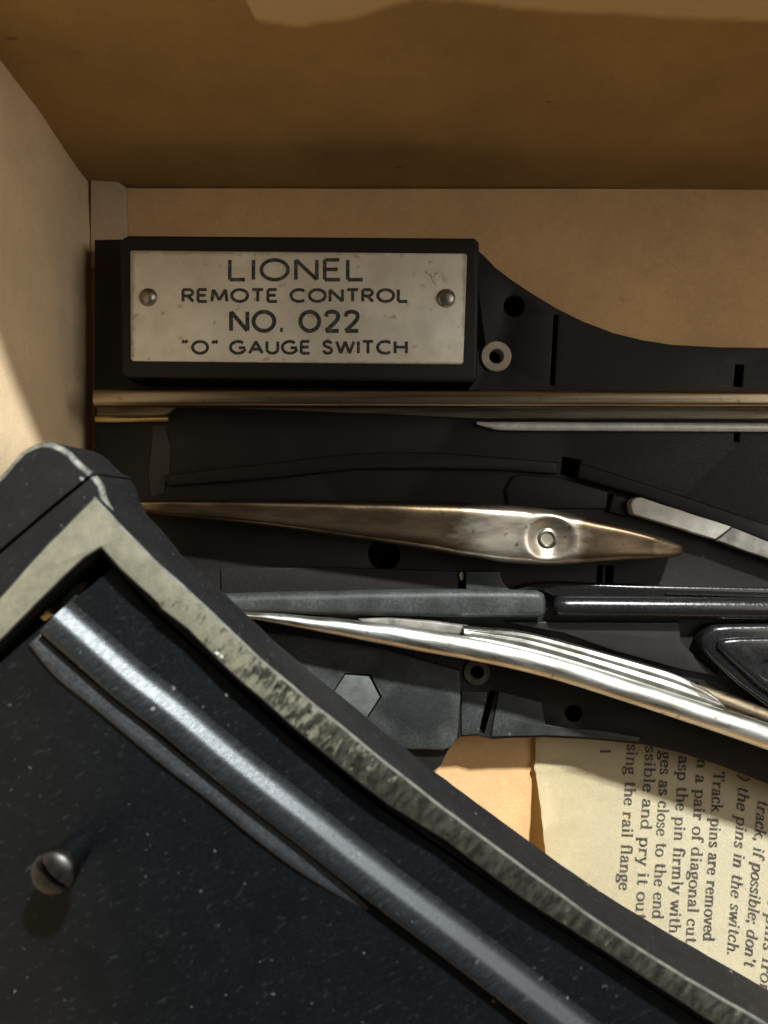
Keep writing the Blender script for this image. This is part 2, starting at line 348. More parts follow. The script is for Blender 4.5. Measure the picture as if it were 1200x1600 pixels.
def round_profile(rx, rz, n=20): return [(rx * math.cos(2 * math.pi * i / n), rz * math.sin(2 * math.pi * i / n)) for i in range(n)]
def swept(name, px_path, z, profile, m, parent, scales=None, k=8, closed_profile=True, label=None, angle=40):
    path = [P(a, b, z if not isinstance(z, (list, tuple)) else z[i]) for i, (a, b) in enumerate(px_path)]
    if scales:
        sc = [Vector((s if not isinstance(s, tuple) else s[0], s if not isinstance(s, tuple) else s[1], 0)) for s in scales]
        sc = [(v.x, v.y) for v in crom(sc, k)]
    else: sc = None
    bm = bmesh.new(); sweep(bm, crom(path, k), profile, sc, closed_profile); return bm_obj(name, bm, m, parent, label, angle)
def lathe(bm, c, prof, n=32, cap_top=True):
    rings = [[bm.verts.new((c.x + r * math.cos(2 * math.pi * i / n), c.y + r * math.sin(2 * math.pi * i / n), z)) for i in range(n)] for r, z in prof]
    for a, b in zip(rings, rings[1:]):
        for i in range(n): bm.faces.new((a[i], a[(i + 1) % n], b[(i + 1) % n], b[i]))
    if cap_top: bm.faces.new(rings[-1])
def dome(name, px, py, z, r, h, m, parent, label=None, base=0.0):
    c = P(px, py, z + h); prof = [(r, z - base)] + [(r * math.cos(t), z + h * math.sin(t)) for t in [math.pi / 2 * i / 7 for i in range(7)]]
    bm = bmesh.new(); lathe(bm, c, prof); return bm_obj(name, bm, m, parent, label, 50)

# ------------------------------------------------------------------ stroke lettering
def ribbons(bm, strokes, fn, wfn, up_z=0.0):
    """strokes: lists of 2-D points in letter space, wfn(tangent)->half width, fn maps (x,y)->world"""
    for si, (pts, w) in enumerate(strokes):
        L = []; n = len(pts)
        for i, p in enumerate(pts):
            a, b = pts[max(0, i - 1)], pts[min(n - 1, i + 1)]
            if n > 2 and (pts[0] - pts[-1]).length < 1e-6 and i in (0, n - 1): a, b = pts[-2], pts[1]
            t = (b - a).normalized(); d0 = (pts[i] - pts[i - 1]).normalized() if i > 0 else t
            hw = (w if w else wfn(t)); nn = Vector((-t.y, t.x)); k = hw / max(0.55, abs(nn.dot(Vector((-d0.y, d0.x)))))
            L.append((p + nn * k, p - nn * k))
        dz = 0.0004 * (si % 5)
        V = [[bm.verts.new(fn(q.x, q.y) + Vector((0, 0, dz))) for q in pr] for pr in L]
        for a, b in zip(V, V[1:]):
            try: bm.faces.new((a[0], a[1], b[1], b[0]))
            except ValueError: pass
def v2(*p): return [Vector((p[i], p[i + 1])) for i in range(0, len(p), 2)]
def cv(*p): return crom(v2(*p), 5)
def ell(cx, cy, rx, ry, a0=0, a1=360, n=22): return [Vector((cx + rx * math.cos(math.radians(a0 + (a1 - a0) * i / n)), cy + ry * math.sin(math.radians(a0 + (a1 - a0) * i / n)))) for i in range(n + 1)]
CAPS = {
 'L': (0.60, [v2(0, 1, 0, 0), v2(0, 0, .58, 0)]), 'I': (0.0, [v2(0, 0, 0, 1)]), 'O': (1.02, [ell(.51, .5, .51, .5)]),
 'N': (0.80, [v2(0, 0, 0, 1), v2(0, 1, .8, 0), v2(.8, 0, .8, 1)]), 'E': (0.58, [v2(0, 0, 0, 1), v2(0, 1, .56, 1), v2(0, .52, .5, .52), v2(0, 0, .58, 0)]),
 'R': (0.66, [v2(0, 0, 0, 1), [*v2(0, 1, .36, 1), *ell(.36, .74, .26, .26, 80, -80, 10), *v2(.36, .47, 0, .47)], v2(.28, .47, .66, 0)]),
 'M': (0.98, [v2(0, 0, .1, 1), v2(.1, 1, .49, .12), v2(.49, .12, .88, 1), v2(.88, 1, .98, 0)]), 'T': (0.70, [v2(0, 1, .7, 1), v2(.35, 1, .35, 0)]),
 'C': (0.88, [ell(.51, .5, .51, .5, 48, 312)]), 'G': (0.98, [ell(.51, .5, .51, .5, 48, 345), v2(.56, .46, 1.0, .46)]),
 'A': (0.88, [v2(0, 0, .44, 1), v2(.44, 1, .88, 0), v2(.17, .34, .71, .34)]), 'U': (0.74, [[*v2(0, 1, 0, .36), *ell(.37, .37, .37, .37, 190, 350, 12), *v2(.74, .36, .74, 1)]]),
 'S': (0.60, [cv(.55, .80, .44, .97, .26, 1.0, .08, .90, .06, .72, .22, .57, .42, .47, .57, .30, .52, .09, .32, 0, .12, .06, .02, .24)]),
 'W': (1.18, [v2(0, 1, .3, 0), v2(.3, 0, .59, 1), v2(.59, 1, .88, 0), v2(.88, 0, 1.18, 1)]), 'H': (0.76, [v2(0, 0, 0, 1), v2(.76, 0, .76, 1), v2(0, .52, .76, .52)]),
 '0': (0.92, [ell(.46, .5, .46, .5)]), '2': (0.66, [cv(.04, .74, .10, .93, .33, 1.0, .57, .92, .62, .70, .50, .48, .28, .25, .02, 0), v2(.02, 0, .66, 0)]),
 '.': (0.08, [v2(-.02, .05, .12, .05)]), ' ': (0.30, []),
 '"': (0.34, [cv(.10, 1.08, .02, .98, .05, .86), cv(.30, 1.08, .22, .98, .25, .86)]), '~': (0.34, [cv(.06, 1.08, .10, .98, .02, .84), cv(.26, 1.08, .30, .98, .22, .84)]),
}
def caps_line(parent, text, x0, x1, ytop, ybot, z, hw=0.075):
    gap = 0.30; adv = []; x = 0.0
    for ch in text: adv.append(x); x += CAPS[ch][0] + gap
    tot = x - gap; H = (ybot - ytop); sx = (x1 - x0) / tot
    fn = lambda a, b: P(x0 + a * sx, ybot - b * H, z)
    asp = sx / H
    start = 0
    for word in text.split(' '):
        bm = bmesh.new()
        for ch, ax in list(zip(text, adv))[start:start + len(word)]:
            st = []
            for pts in CAPS[ch][1]:
                st.append(([Vector(((p.x + ax) * asp, p.y)) for p in pts], 0.11 if ch == '.' else hw))
            ribbons(bm, st, lambda a, b: fn(a / asp, b), None)
        bm_obj('lettering', bm, M['ink'], parent, recalc=False); start += len(word) + 1
def sf(x, y, w=.2): return ('s', x, y, w)
TH, TN = 0.15, 0.055
LOW = {
 't': (.74, [cv(.36, 1.38, .35, .9, .35, .22, .48, .03, .70, .14)], [sf(.36, .97, .28)]),
 'h': (1.12, [v2(.25, 0, .25, 1.55), cv(.27, .70, .45, .95, .66, .98, .82, .78, .83, .4, .83, 0)], [sf(.25, .02), sf(.83, .02), sf(.16, 1.52, .12)]),
 'n': (1.12, [v2(.25, 0, .25, 1.0), cv(.27, .70, .45, .95, .66, .98, .82, .78, .83, .4, .83, 0)], [sf(.25, .02), sf(.83, .02), sf(.16, .98, .12)]),
 'm': (1.68, [v2(.25, 0, .25, 1.0), cv(.27, .70, .42, .95, .62, .98, .77, .78, .78, .4, .78, 0), cv(.80, .70, .95, .95, 1.16, .98, 1.32, .78, 1.33, .4, 1.33, 0)], [sf(.25, .02), sf(.78, .02), sf(1.35, .02), sf(.16, .98, .12)]),
 'r': (.84, [v2(.25, 0, .25, 1.0), cv(.27, .62, .42, .90, .60, .97, .72, .86)], [sf(.27, .02, .24), sf(.16, .98, .12), ('b', .68, .84, .11)]),
 'i': (.56, [v2(.28, 0, .28, 1.0)], [sf(.28, .02), sf(.18, .98, .12), ('b', .27, 1.36, .13)]),
 'l': (.56, [v2(.28, 0, .28, 1.55)], [sf(.28, .02), sf(.18, 1.52, .12)]),
 'o': (.98, [ell(.49, .5, .37, .5)], []),
 'e': (.88, [v2(.16, .55, .74, .55), cv(.73, .55, .70, .84, .47, .99, .22, .84, .13, .5, .22, .15, .50, 0, .77, .20)], []),
 'c': (.86, [cv(.72, .78, .55, .99, .28, .88, .13, .5, .22, .14, .50, 0, .77, .20)], [('b', .68, .78, .12)]),
 'a': (.96, [cv(.20, .74, .32, .96, .52, .99, .66, .84, .67, .5, .68, .15, .78, .02, .92, .10), cv(.66, .58, .36, .50, .16, .28, .22, .04, .44, .02, .66, .22)], [('b', .22, .76, .10)]),
 'd': (1.10, [ell(.45, .5, .33, .49), v2(.80, 0, .80, 1.55)], [sf(.90, .02, .12), sf(.70, 1.52, .12)]),
 'b': (1.06, [v2(.24, 0, .24, 1.55), ell(.58, .5, .33, .49)], [sf(.16, 1.52, .12)]),
 'p': (1.08, [v2(.24, -.5, .24, 1.0), ell(.58, .5, .33, .49)], [sf(.24, -.48), sf(.15, .98, .12)]),
 'g': (.94, [ell(.42, .66, .26, .33), ell(.46, -.26, .38, .20), cv(.32, .36, .20, .22, .32, .06, .62, .02, .80, -.12), cv(.62, .86, .74, 1.0, .88, .98)], []),
 's': (.78, [cv(.62, .80, .50, .97, .30, .97, .17, .78, .28, .60, .50, .46, .64, .24, .52, .04, .28, .02, .14, .22)], [('b', .62, .78, .07), ('b', .15, .22, .07)]),
 'f': (.66, [cv(.30, 0, .30, .7, .31, 1.22, .42, 1.48, .60, 1.54, .72, 1.42)], [sf(.31, .02, .24), sf(.32, .97, .26), ('b', .68, 1.40, .11)]),
 'k': (1.06, [v2(.24, 0, .24, 1.55), v2(.26, .42, .76, .97), v2(.46, .64, .86, 0)], [sf(.24, .02), sf(.90, .02, .18), sf(.78, .97, .18), sf(.16, 1.52, .12)]),
 'u': (1.10, [cv(.24, 1.0, .24, .6, .25, .22, .42, .02, .62, .08, .78, .32), v2(.80, 0, .80, 1.0)], [sf(.15, .98, .12), sf(.70, .98, .12), sf(.90, .02, .12)]),
 'v': (.94, [v2(.12, 1.0, .47, 0), v2(.47, 0, .80, 1.0)], [sf(.14, .98), sf(.80, .98, .17)]),
 'w': (1.36, [v2(.12, 1, .42, 0), v2(.42, 0, .68, 1), v2(.66, 1, .96, 0), v2(.96, 0, 1.22, 1)], [sf(.14, .98), sf(.66, .98), sf(1.22, .98, .16)]),
 'y': (.94, [v2(.12, 1.0, .48, 0), cv(.80, 1.0, .52, .1, .36, -.36, .18, -.46)], [sf(.14, .98), sf(.80, .98, .17), ('b', .18, -.42, .10)]),
 'T': (1.22, [v2(.61, 0, .61, 1.48), v2(.14, 1.12, .14, 1.46), v2(1.08, 1.12, 1.08, 1.46)], [sf(.61, .02, .25), sf(.61, 1.46, .5)]),
 '1': (.7, [v2(.35, 0, .35, 1.45)], [sf(.35, .02, .25), sf(.25, 1.30, .14)]),
 '.': (.46, [], [('b', .2, .10, .13)]), ';': (.5, [cv(.24, .12, .28, -.08, .14, -.26)], [('b', .22, .10, .13), ('b', .22, .82, .13)]),
 ',': (.46, [cv(.22, .10, .26, -.1, .12, -.28)], [('b', .2, .10, .13)]), "'": (.42, [cv(.22, 1.52, .24, 1.3, .14, 1.12)], [('b', .2, 1.48, .12)]),
 ')': (.6, [cv(.14, 1.55, .42, 1.1, .44, .5, .14, -.3)], []), ' ': (.62, [], []),
}
def serif_line(name, text, a, b, xh, zfn, m, parent, italic=0.0):
    x = 0; pos = []
    for ch in text: pos.append(x); x += LOW[ch][0]
    A, B = Vector(a), Vector(b); dirv = (B - A); Lg = dirv.length; dirv.normalize()
    upv = Vector((dirv.y, -dirv.x))            # letters stand to the right of a line that runs down the page
    sx = Lg / x; asp = sx / xh
    def fn(u, v):
        p = A + dirv * (u * xh) + upv * (v * xh); w = P(p.x, p.y, 0.12); w.z = zfn(w.x, w.y) + 0.006; return w
    start = 0
    for word in text.split(' '):
        bm = bmesh.new()
        for ch, ax in list(zip(text, pos))[start:start + len(word)]:
            st = []; jx, jy = random.uniform(-.02, .02), random.uniform(-.03, .03); fat = random.uniform(.92, 1.2)
            T = lambda p: Vector(((p.x + ax + jx) * asp + italic * p.y, p.y + jy))
            for pts in LOW[ch][1]: st.append(([T(p) for p in pts], None))
            for d in LOW[ch][2]:
                if d[0] == 's': st.append(([T(Vector((d[1] - d[3], d[2]))), T(Vector((d[1] + d[3], d[2])))], 0.045))
                else: st.append(([T(Vector((d[1] - d[3], d[2]))), T(Vector((d[1], d[2]))), T(Vector((d[1] + d[3], d[2])))], d[3] * .95))
            ribbons(bm, st, fn, lambda t: (TN + (TH - TN) * abs(t.y) ** 1.2) * fat)
        bm_obj(name, bm, m, parent, recalc=False); start += len(word) + 1

# ================================================================== the carton
FLOOR_L, REAR_Y, H = -4.55, 5.10, 6.3
box = thing('cardboard_box', 'open brown cardboard carton holding the train track switches and leaflet', 'box', OB)
def grid_panel(name, org, u, v, nu, nv, m, parent, disp, label=None, thick=0.12):
    bm = bmesh.new(); nrm = u.cross(v).normalized(); V = []
    for side in (0, 1):
        V.append([[bm.verts.new(org + u * (i / nu) + v * (j / nv) + nrm * (disp(i / nu, j / nv) - side * thick)) for j in range(nv + 1)] for i in range(nu + 1)])
    for i in range(nu):
        for j in range(nv):
            bm.faces.new((V[0][i][j], V[0][i + 1][j], V[0][i + 1][j + 1], V[0][i][j + 1]))
            bm.faces.new((V[1][i][j], V[1][i][j + 1], V[1][i + 1][j + 1], V[1][i + 1][j]))
    for i in range(nu):
        bm.faces.new((V[0][i][0], V[1][i][0], V[1][i + 1][0], V[0][i + 1][0])); bm.faces.new((V[0][i][nv], V[0][i + 1][nv], V[1][i + 1][nv], V[1][i][nv]))
    for j in range(nv):
        bm.faces.new((V[0][0][j], V[0][0][j + 1], V[1][0][j + 1], V[1][0][j])); bm.faces.new((V[0][nu][j], V[1][nu][j], V[1][nu][j + 1], V[0][nu][j + 1]))
    return bm_obj(name, bm, m, parent, label, 60)
wob = lambda s, a, o=0.0: (lambda p, q: a * mnoise.noise(Vector((p * s, q * s, o))))
FX1, FY0 = 15.0, -14.0
grid_panel('floor_panel', Vector((FLOOR_L - .25, FY0, 0)), Vector((FX1 - FLOOR_L + .25, 0, 0)), Vector((0, REAR_Y - .05 - FY0, 0)), 60, 60, M['kraft_floor'], box, wob(5, .03))
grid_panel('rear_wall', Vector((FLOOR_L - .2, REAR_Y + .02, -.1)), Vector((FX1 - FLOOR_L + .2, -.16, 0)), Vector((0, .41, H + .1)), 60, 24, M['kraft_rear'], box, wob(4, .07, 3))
grid_panel('side_wall', Vector((FLOOR_L - .02, FY0, -.1)), Vector((0, REAR_Y - FY0 + .48, 0)), Vector((.12, 0, H + .1)), 60, 24, M['kraft_side'], box,
           lambda p, q: .05 * mnoise.noise(Vector((p * 22, q * 3, 5))) + .03 * mnoise.noise(Vector((p * 50, q * 8, 2))))
grid_panel('side_wall', Vector((FX1, REAR_Y, -.1)), Vector((0, FY0 - REAR_Y, 0)), Vector((.1, 0, H * .75)), 20, 8, M['kraft_side'], box, wob(4, .05, 8))
grid_panel('front_wall', Vector((FX1, FY0, -.1)), Vector((FLOOR_L - FX1, 0, 0)), Vector((0, -.1, H)), 20, 8, M['kraft_floor'], box, wob(4, .05, 9))
# short inner tab in the corner
bm = bmesh.new(); add_prism(bm, [P(143, 272, .1), P(160, 274, .1), P(180, 281, .1), P(195, 291, .1), P(199, 420, .1), P(143, 420, .1)], .03, .10, .02, tilt=lambda v: -.12 * (v.x + 4.1))
bm_obj('corner_tab', bm, M['kraft_tab'], box, 'small paler tab folded into the corner of the carton')

# ================================================================== instruction leaflet
leaf = thing('instruction_leaflet', 'yellowed printed instruction leaflet lying flat on the carton floor beside the switch', 'leaflet', P(1100, 1350, 0.05))
def leaf_h(x, y):
    e = P(846, 1250, .1).x
    d = max(0.0, x - e)
    return 0.05 + 0.32 * math.exp(-d * 3.2) * max(0.15, min(1, (-3.9 - y) / 0.9)) + 0.014 * mnoise.noise(Vector((x * .9, y * .9, 4))) + 0.008 * abs(mnoise.noise(Vector((x * 2.6, y * 2.6, 8))))
bm = bmesh.new(); NX, NY = 90, 110; V = []
top, bot = P(0, 960, .1).y, P(0, 1900, .1).y
for i in range(NX + 1):
    col = []
    for j in range(NY + 1):
        y = top + (bot - top) * j / NY
        pyv = 800 - y * 100 * 12 / 11.9
        ex = 837 + (max(0, pyv - 1203) * .075 if pyv > 1203 else 0) + 2.0 * mnoise.noise(Vector((0, y * 5, 3)))
        if 1196 < pyv < 1206: ex -= 3
        e = P(ex, 0, .1).x; x = e + (6.0) * (i / NX) ** 1.6
        z = leaf_h(x, y)
        # fold crease across the sheet
        z += 0.045 * math.exp(-((pyv - (1203 - (x - 2.4) * 5)) / 5.0) ** 2) * max(0, 1 - (x - 2.4) / 1.3)
        col.append(bm.verts.new((x, y, z)))
    V.append(col)
for i in range(NX):
    for j in range(NY): bm.faces.new((V[i][j], V[i][j + 1], V[i + 1][j + 1], V[i + 1][j]))
bmesh.ops.solidify(bm, geom=bm.faces[:], thickness=0.012)
bm_obj('sheet', bm, M['paper'], leaf, angle=60)
XH = 11.5
for t, a, b, it in [
    ('1', (940, 1172), (940, 1180), 0), ('sing the rail flange', (982, 1164), (969, 1394), 0), ('ssible and pry it out', (1011, 1166), (995, 1441), 0),
    ('ges as close to the end', (1035, 1176), (1022, 1440), 0), ('asp the pin firmly with', (1063, 1182), (1048, 1462), 0), ('n a pair of diagonal cut', (1092, 1187), (1074, 1477), 0),
    ('Track pins are removed', (1118, 1207), (1101, 1474), 0), (') the pins in the switch.', (1158, 1212), (1139, 1496), .24),
    ("track, if possible; don't", (1187, 1250), (1166, 1513), .24), ('the pins from', (1207, 1375), (1189, 1566), .24)]:
    serif_line('printed_word', t, a, b, XH, leaf_h, M['print'], leaf, it)

# ================================================================== lower switch (right way up)
sw = thing('track_switch', 'upright black toy train track switch with a metal nameplate, lying on the carton floor', 'track switch', P(700, 850, 0.03))
ZP = 0.60
base_px = [(147, 374), (200, 373), (740, 385), (757, 399), (775, 418), (800, 437), (835, 460), (870, 481), (910, 501), (960, 520), (1005, 531), (1050, 538), (1120, 542), (1200, 543), (1400, 545),
           (1400, 1320), (1290, 1262), (1200, 1226), (1123, 1196), (1060, 1176), (1006, 1164), (920, 1156), (850, 1153), (800, 1154), (768, 1156), (745, 1150), (718, 1152), (700, 1174), (689, 1197), (600, 1260), (147, 1260)]
holes = [circ(803, 478, 16), circ(600, 866, 25), circ(896, 1115, 13), circ(775, 557, 12), circ(745, 1050, 10),
         slot(869, 492, 863, 602, 7), slot(1156, 570, 1153, 604, 13), slot(722, 893, 722, 923, 9), slot(770, 1080, 752, 1146, 9), slot(938, 884, 936, 912, 8), slot(953, 884, 951, 912, 12),
         [(879, 714), (908, 719), (903, 746), (876, 741)], slot(1152, 676, 1151, 690, 8), slot(1020, 1105, 1060, 1120, 9)]
bm = bmesh.new(); add_prism(bm, Q(base_px, ZP), .34, ZP, .025, [Q(h, ZP) for h in holes], 2, 0, None, .022)
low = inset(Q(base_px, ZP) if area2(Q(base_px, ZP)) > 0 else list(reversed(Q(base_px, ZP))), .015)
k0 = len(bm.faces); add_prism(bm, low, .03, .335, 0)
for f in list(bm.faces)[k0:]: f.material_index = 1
bm_obj('base', bm, [M['bakelite'], M['hole_shade']], sw)
# name plate housing and plate
ZH = 1.30
prism('nameplate_housing', [(187, 380), (192, 371), (200, 367), (742, 371), (749, 378), (746, 590), (740, 597), (196, 590), (189, 583)], ZP + .002, ZH, M['bakelite'], sw, .05, label=None)
npl = prism('nameplate', [(203, 393), (206, 391), (727, 396), (730, 399), (724, 566), (721, 569), (207, 564), (204, 561)], ZH + .001, ZH + .035, M['nameplate'], sw, .012)
ZL = ZH + .038
caps_line(npl, 'LIONEL', 359, 568, 406, 437, ZL, .092)
caps_line(npl, 'REMOTE CONTROL', 286, 637, 452.5, 471, ZL, .13)
caps_line(npl, 'NO. 022', 361, 560, 487, 517, ZL, .105)
caps_line(npl, '"O~ GAUGE SWITCH', 286, 635, 533.5, 552, ZL, .128)
dome('rivet', 229, 462, ZH + .036, .125, .075, M['rivet'], npl); dome('rivet', 697.5, 464, ZH + .036, .132, .062, M['rivet'], npl)
# eyelets
def eyelet(px, py, ro, ri, m):
    c = P(px, py, ZP + .03); k = .95 / 100
    bm = bmesh.new(); lathe(bm, c, [(ro * k, ZP + .002), (ro * k, ZP + .03), (ro * k * .93, ZP + .05), (ri * k * 1.15, ZP + .05), (ri * k, ZP + .03), (ri * k, ZP - .2)], 32, False)
    return bm_obj('eyelet', bm, m, sw)
eyelet(775, 557, 24, 11, M['eyelet']); eyelet(745, 1050, 21, 10, M['eyelet_dark'])
# straight stock rail: tube head on a web, flange towards the track
ZR = 1.17
hd = [(math.copysign(abs(a / .125) ** .55, a) * .125, math.copysign(abs(b / .14) ** .75, b) * .14) for a, b in round_profile(.125, .14, 28)]
bm = bmesh.new()
sweep(bm, [P(151 + 60 * i, 622.5 + i * .12, ZR) for i in range(22)], hd)
yw = P(0, 622, ZR).y
sweep(bm, [Vector((P(152, 0, ZR).x, yw - .01, .62)), Vector((P(1400, 0, ZR).x, yw - .01, .62))], [(-.035, 0), (.035, 0), (.035, .46), (-.035, .46)])
bm_obj('straight_rail', bm, M['rail_brown'], sw)
prism('rail_flange', [(150, 628), (1400, 632), (1400, 656), (980, 656), (760, 655), (600, 648), (430, 641), (290, 636), (275, 638), (262, 648), (255, 651), (150, 651)], .605, .68, M['flange_brown'], sw, .03)
swept('flange_bead', [(745, 661), (765, 664), (800, 666), (1000, 667), (1400, 669)], .68, round_profile(.065, .05, 12), M['flange_edge'], sw, [.3, .7, 1, 1, 1], 4)
swept('flange_bead', [(150, 655), (200, 655), (264, 654)], .68, round_profile(.05, .05, 12), M['brass'], sw, None, 4)
prism('flake', [(717, 897), (721, 893), (725, 896), (724, 906), (720, 907)], ZP + .055, ZP + .09, M['eyelet'], sw, .01)
# olive strip that stands in for the left wall's reflection in the base
prism('wall_reflection_strip', [(238, 664), (258, 664), (266, 700), (264, 740), (255, 772), (236, 776), (232, 740), (236, 700)], ZP + .001, ZP + .02, M['strip'], sw, .01)
# raised plateaux of the moulding
prism('raised_web', [(258, 742), (330, 733), (400, 726), (470, 717), (560, 708), (640, 706), (700, 708), (780, 714), (873, 722), (870, 741), (790, 735), (700, 733), (560, 733), (420, 748), (262, 760)], ZP + .001, ZP + .11, M['bakelite'], sw, .03)
prism('raised_web', [(906, 722), (1000, 752), (1100, 785), (1200, 819), (1300, 850), (1400, 880), (1400, 915), (1200, 846), (1050, 793), (1000, 775), (902, 747)], ZP + .001, ZP + .2, M['bakelite'], sw, .04)
prism('raised_pad', [(802, 744), (815, 741), (872, 745), (950, 768), (948, 795), (795, 795), (790, 765)], ZP + .001, ZP + .06, M['bakelite'], sw, .02)
prism('raised_pad', [(958, 772), (985, 781), (978, 806), (952, 800)], ZP + .001, ZP + .1, M['bakelite'], sw, .02)
# pale frog rail
prism('frog_rail', [(985, 789), (988, 782), (994, 778), (1002, 777), (1143, 823), (1133, 832), (1118, 843), (990, 803)], ZP + .06, ZP + .28, M['white_worn'], sw, .02, jag=.008)
prism('frog_rail', [(1145, 824), (1200, 846), (1290, 880), (1400, 925), (1400, 955), (1290, 908), (1200, 873), (1121, 845), (1135, 833)], ZP + .06, ZP + .265, M['grey_worn'], sw, .02, jag=.008)

# swing point: long pressed blade, domed across, pivot dimple
st = [(205, 783, 800), (225, 782, 802), (260, 781, 807), (320, 780.5, 813), (400, 780.5, 821), (500, 781, 835), (580, 782, 847), (660, 783, 859), (720, 785, 869), (780, 788, 878), (820, 791, 882), (860, 796, 884), (900, 803, 883), (940, 813, 880), (980, 823, 877), (1020, 835, 875), (1050, 845, 872), (1066, 852, 868), (1071, 857, 863)]
pv = [Vector(s) for s in st]; pv = crom(pv, 7); NA = 26; ZS = 1.02
piv = P(858, 842, 1.22); bm = bmesh.new(); rows = []
for q in pv:
    a, b = P(q.x, q.y, 1.12), P(q.x, q.z, 1.12); w = (a - b).length; row = []
    for i in range(NA + 1):
        t = i / NA; u = 2 * t - 1; c = a.lerp(b, t)
        crown = min(.20, .55 * w) * (1 - abs(u) ** 7) ** .8
        z = ZS + crown
        r = math.hypot(c.x - piv.x, c.y - piv.y)
        z += -.12 * math.exp(-(r / .25) ** 4) + .018 * math.exp(-((r - .34) / .07) ** 2)
        z += .010 * mnoise.noise(Vector((c.x * 1.7, c.y * 4, 3)))
        row.append(bm.verts.new((c.x, c.y, z)))
    rows.append(row)
for A_, B_ in zip(rows, rows[1:]):
    for i in range(NA): bm.faces.new((A_[i], A_[i + 1], B_[i + 1], B_[i]))
skirt = [[r[0] for r in rows], [r[-1] for r in rows]]
for s_ in skirt:
    lowv = [bm.verts.new((v.co.x, v.co.y, ZP + .06)) for v in s_]
    for i in range(len(s_) - 1): bm.faces.new((s_[i], s_[i + 1], lowv[i + 1], lowv[i]))
pt = bm_obj('swing_point', bm, M['point'], sw, angle=60)
k = (D - 1.2) / D / 100
bm = bmesh.new(); lathe(bm, piv, [(.235, 1.04), (.225, 1.118), (.205, 1.126), (.18, 1.095), (.16, 1.092), (.135, 1.132), (.112, 1.14), (.095, 1.125), (.086, 1.06), (.084, 0.95)], 40, True)
piv_o = bm_obj('pivot_rivet', bm, M['pivot'], pt, angle=60)
bm = bmesh.new(); lathe(bm, piv, [(.082, .99), (.080, 1.055), (.034, 1.058), (.026, 1.078), (.012, 1.09), (.004, 1.092)], 24, True)
bm_obj('pivot_shade_pin', bm, M['pivot_dark'], pt, angle=60)

# centre bars
prism('guard_bar', [(330, 931), (420, 928), (560, 925), (700, 923), (800, 923), (842, 924), (852, 929), (855, 940), (853, 960), (846, 966), (700, 966), (560, 963), (330, 958)], ZP + .001, ZP + .34, M['bakelite_dusty_lit'], sw, .11, seg=5, jag=.006)
prism('mounting_lug', [(728, 893), (781, 893), (785, 908), (793, 919), (808, 926), (808, 936), (728, 936)], ZP + .001, ZP + .16, M['bakelite_dusty_lit'], sw, .015)
prism('mounting_lug', [(345, 888), (520, 886), (640, 890), (717, 893), (717, 935), (345, 938)], ZP + .001, ZP + .05, M['bakelite'], sw, .02)
prism('frog_cover', [(798, 926), (815, 916), (836, 911), (870, 909), (1000, 914), (1200, 918), (1400, 921), (1400, 936), (870, 936), (862, 930), (845, 923)], ZP + .001, ZP + .2, M['gloss'], sw, .05)
swept('contact_rod', [(864, 948), (872, 948), (900, 948), (1000, 949), (1200, 951), (1400, 953)], .80, round_profile(.165, .17, 24), M['gloss'], sw, [.55, .9, 1, 1, 1, 1], 6)
swept('cover_edge', [(1040, 928), (1080, 929), (1200, 932), (1400, 935)], ZP + .2, round_profile(.02, .025, 10), M['gloss'], sw, None, 4)
prism('frog_casting', [(790, 972), (862, 971), (1062, 972), (1064, 1000), (1076, 1015), (1100, 1038), (1125, 1058), (1060, 1046), (960, 1018), (880, 990), (820, 980)], ZP + .001, ZP + .1, M['bakelite'], sw, .025)
pan = prism('frog_pan', [(1103, 988), (1116, 978), (1140, 976), (1400, 972), (1400, 1240), (1260, 1145), (1200, 1106), (1152, 1070), (1110, 1030), (1098, 1014), (1096, 1001)], ZP + .001, ZP + .30, M['gloss'], sw, .10, seg=5)
prism('pressed_panel', [(1124, 1004), (1134, 999), (1160, 997), (1400, 994), (1400, 1200), (1240, 1108), (1190, 1076), (1140, 1030), (1122, 1012)], ZP + .30, ZP + .38, M['gloss'], sw, .07, seg=5, holes=[circ(1203, 1046, 15, 24)], hole_bev=.03)
# curved stock rail
cur = [(352, 958), (385, 961.5), (430, 966), (480, 973), (540, 981), (640, 997), (740, 1014), (820, 1031), (900, 1053), (1000, 1085), (1100, 1118), (1200, 1151), (1400, 1222)]
swept('curved_rail', cur, ZR + .02, round_profile(.165, .15, 26), M['rail_steel'], sw, [(.15, .3), (.22, .45), (.42, .7), (.56, .8), (.74, .9), (.95, 1), (1, 1), (1, 1), (1, 1), (1, 1), (1.03, 1), (1.1, 1.05), (1.1, 1.05)], 8)
bm = bmesh.new(); cw = crom([P(a, b, ZR) for a, b in cur], 6)
for v in cw: v.z = ZP + .002
sweep(bm, cw, [(-.035, 0), (.035, 0), (.035, .5), (-.035, .5)]); bm_obj('rail_web', bm, M['rail_brown'], sw)
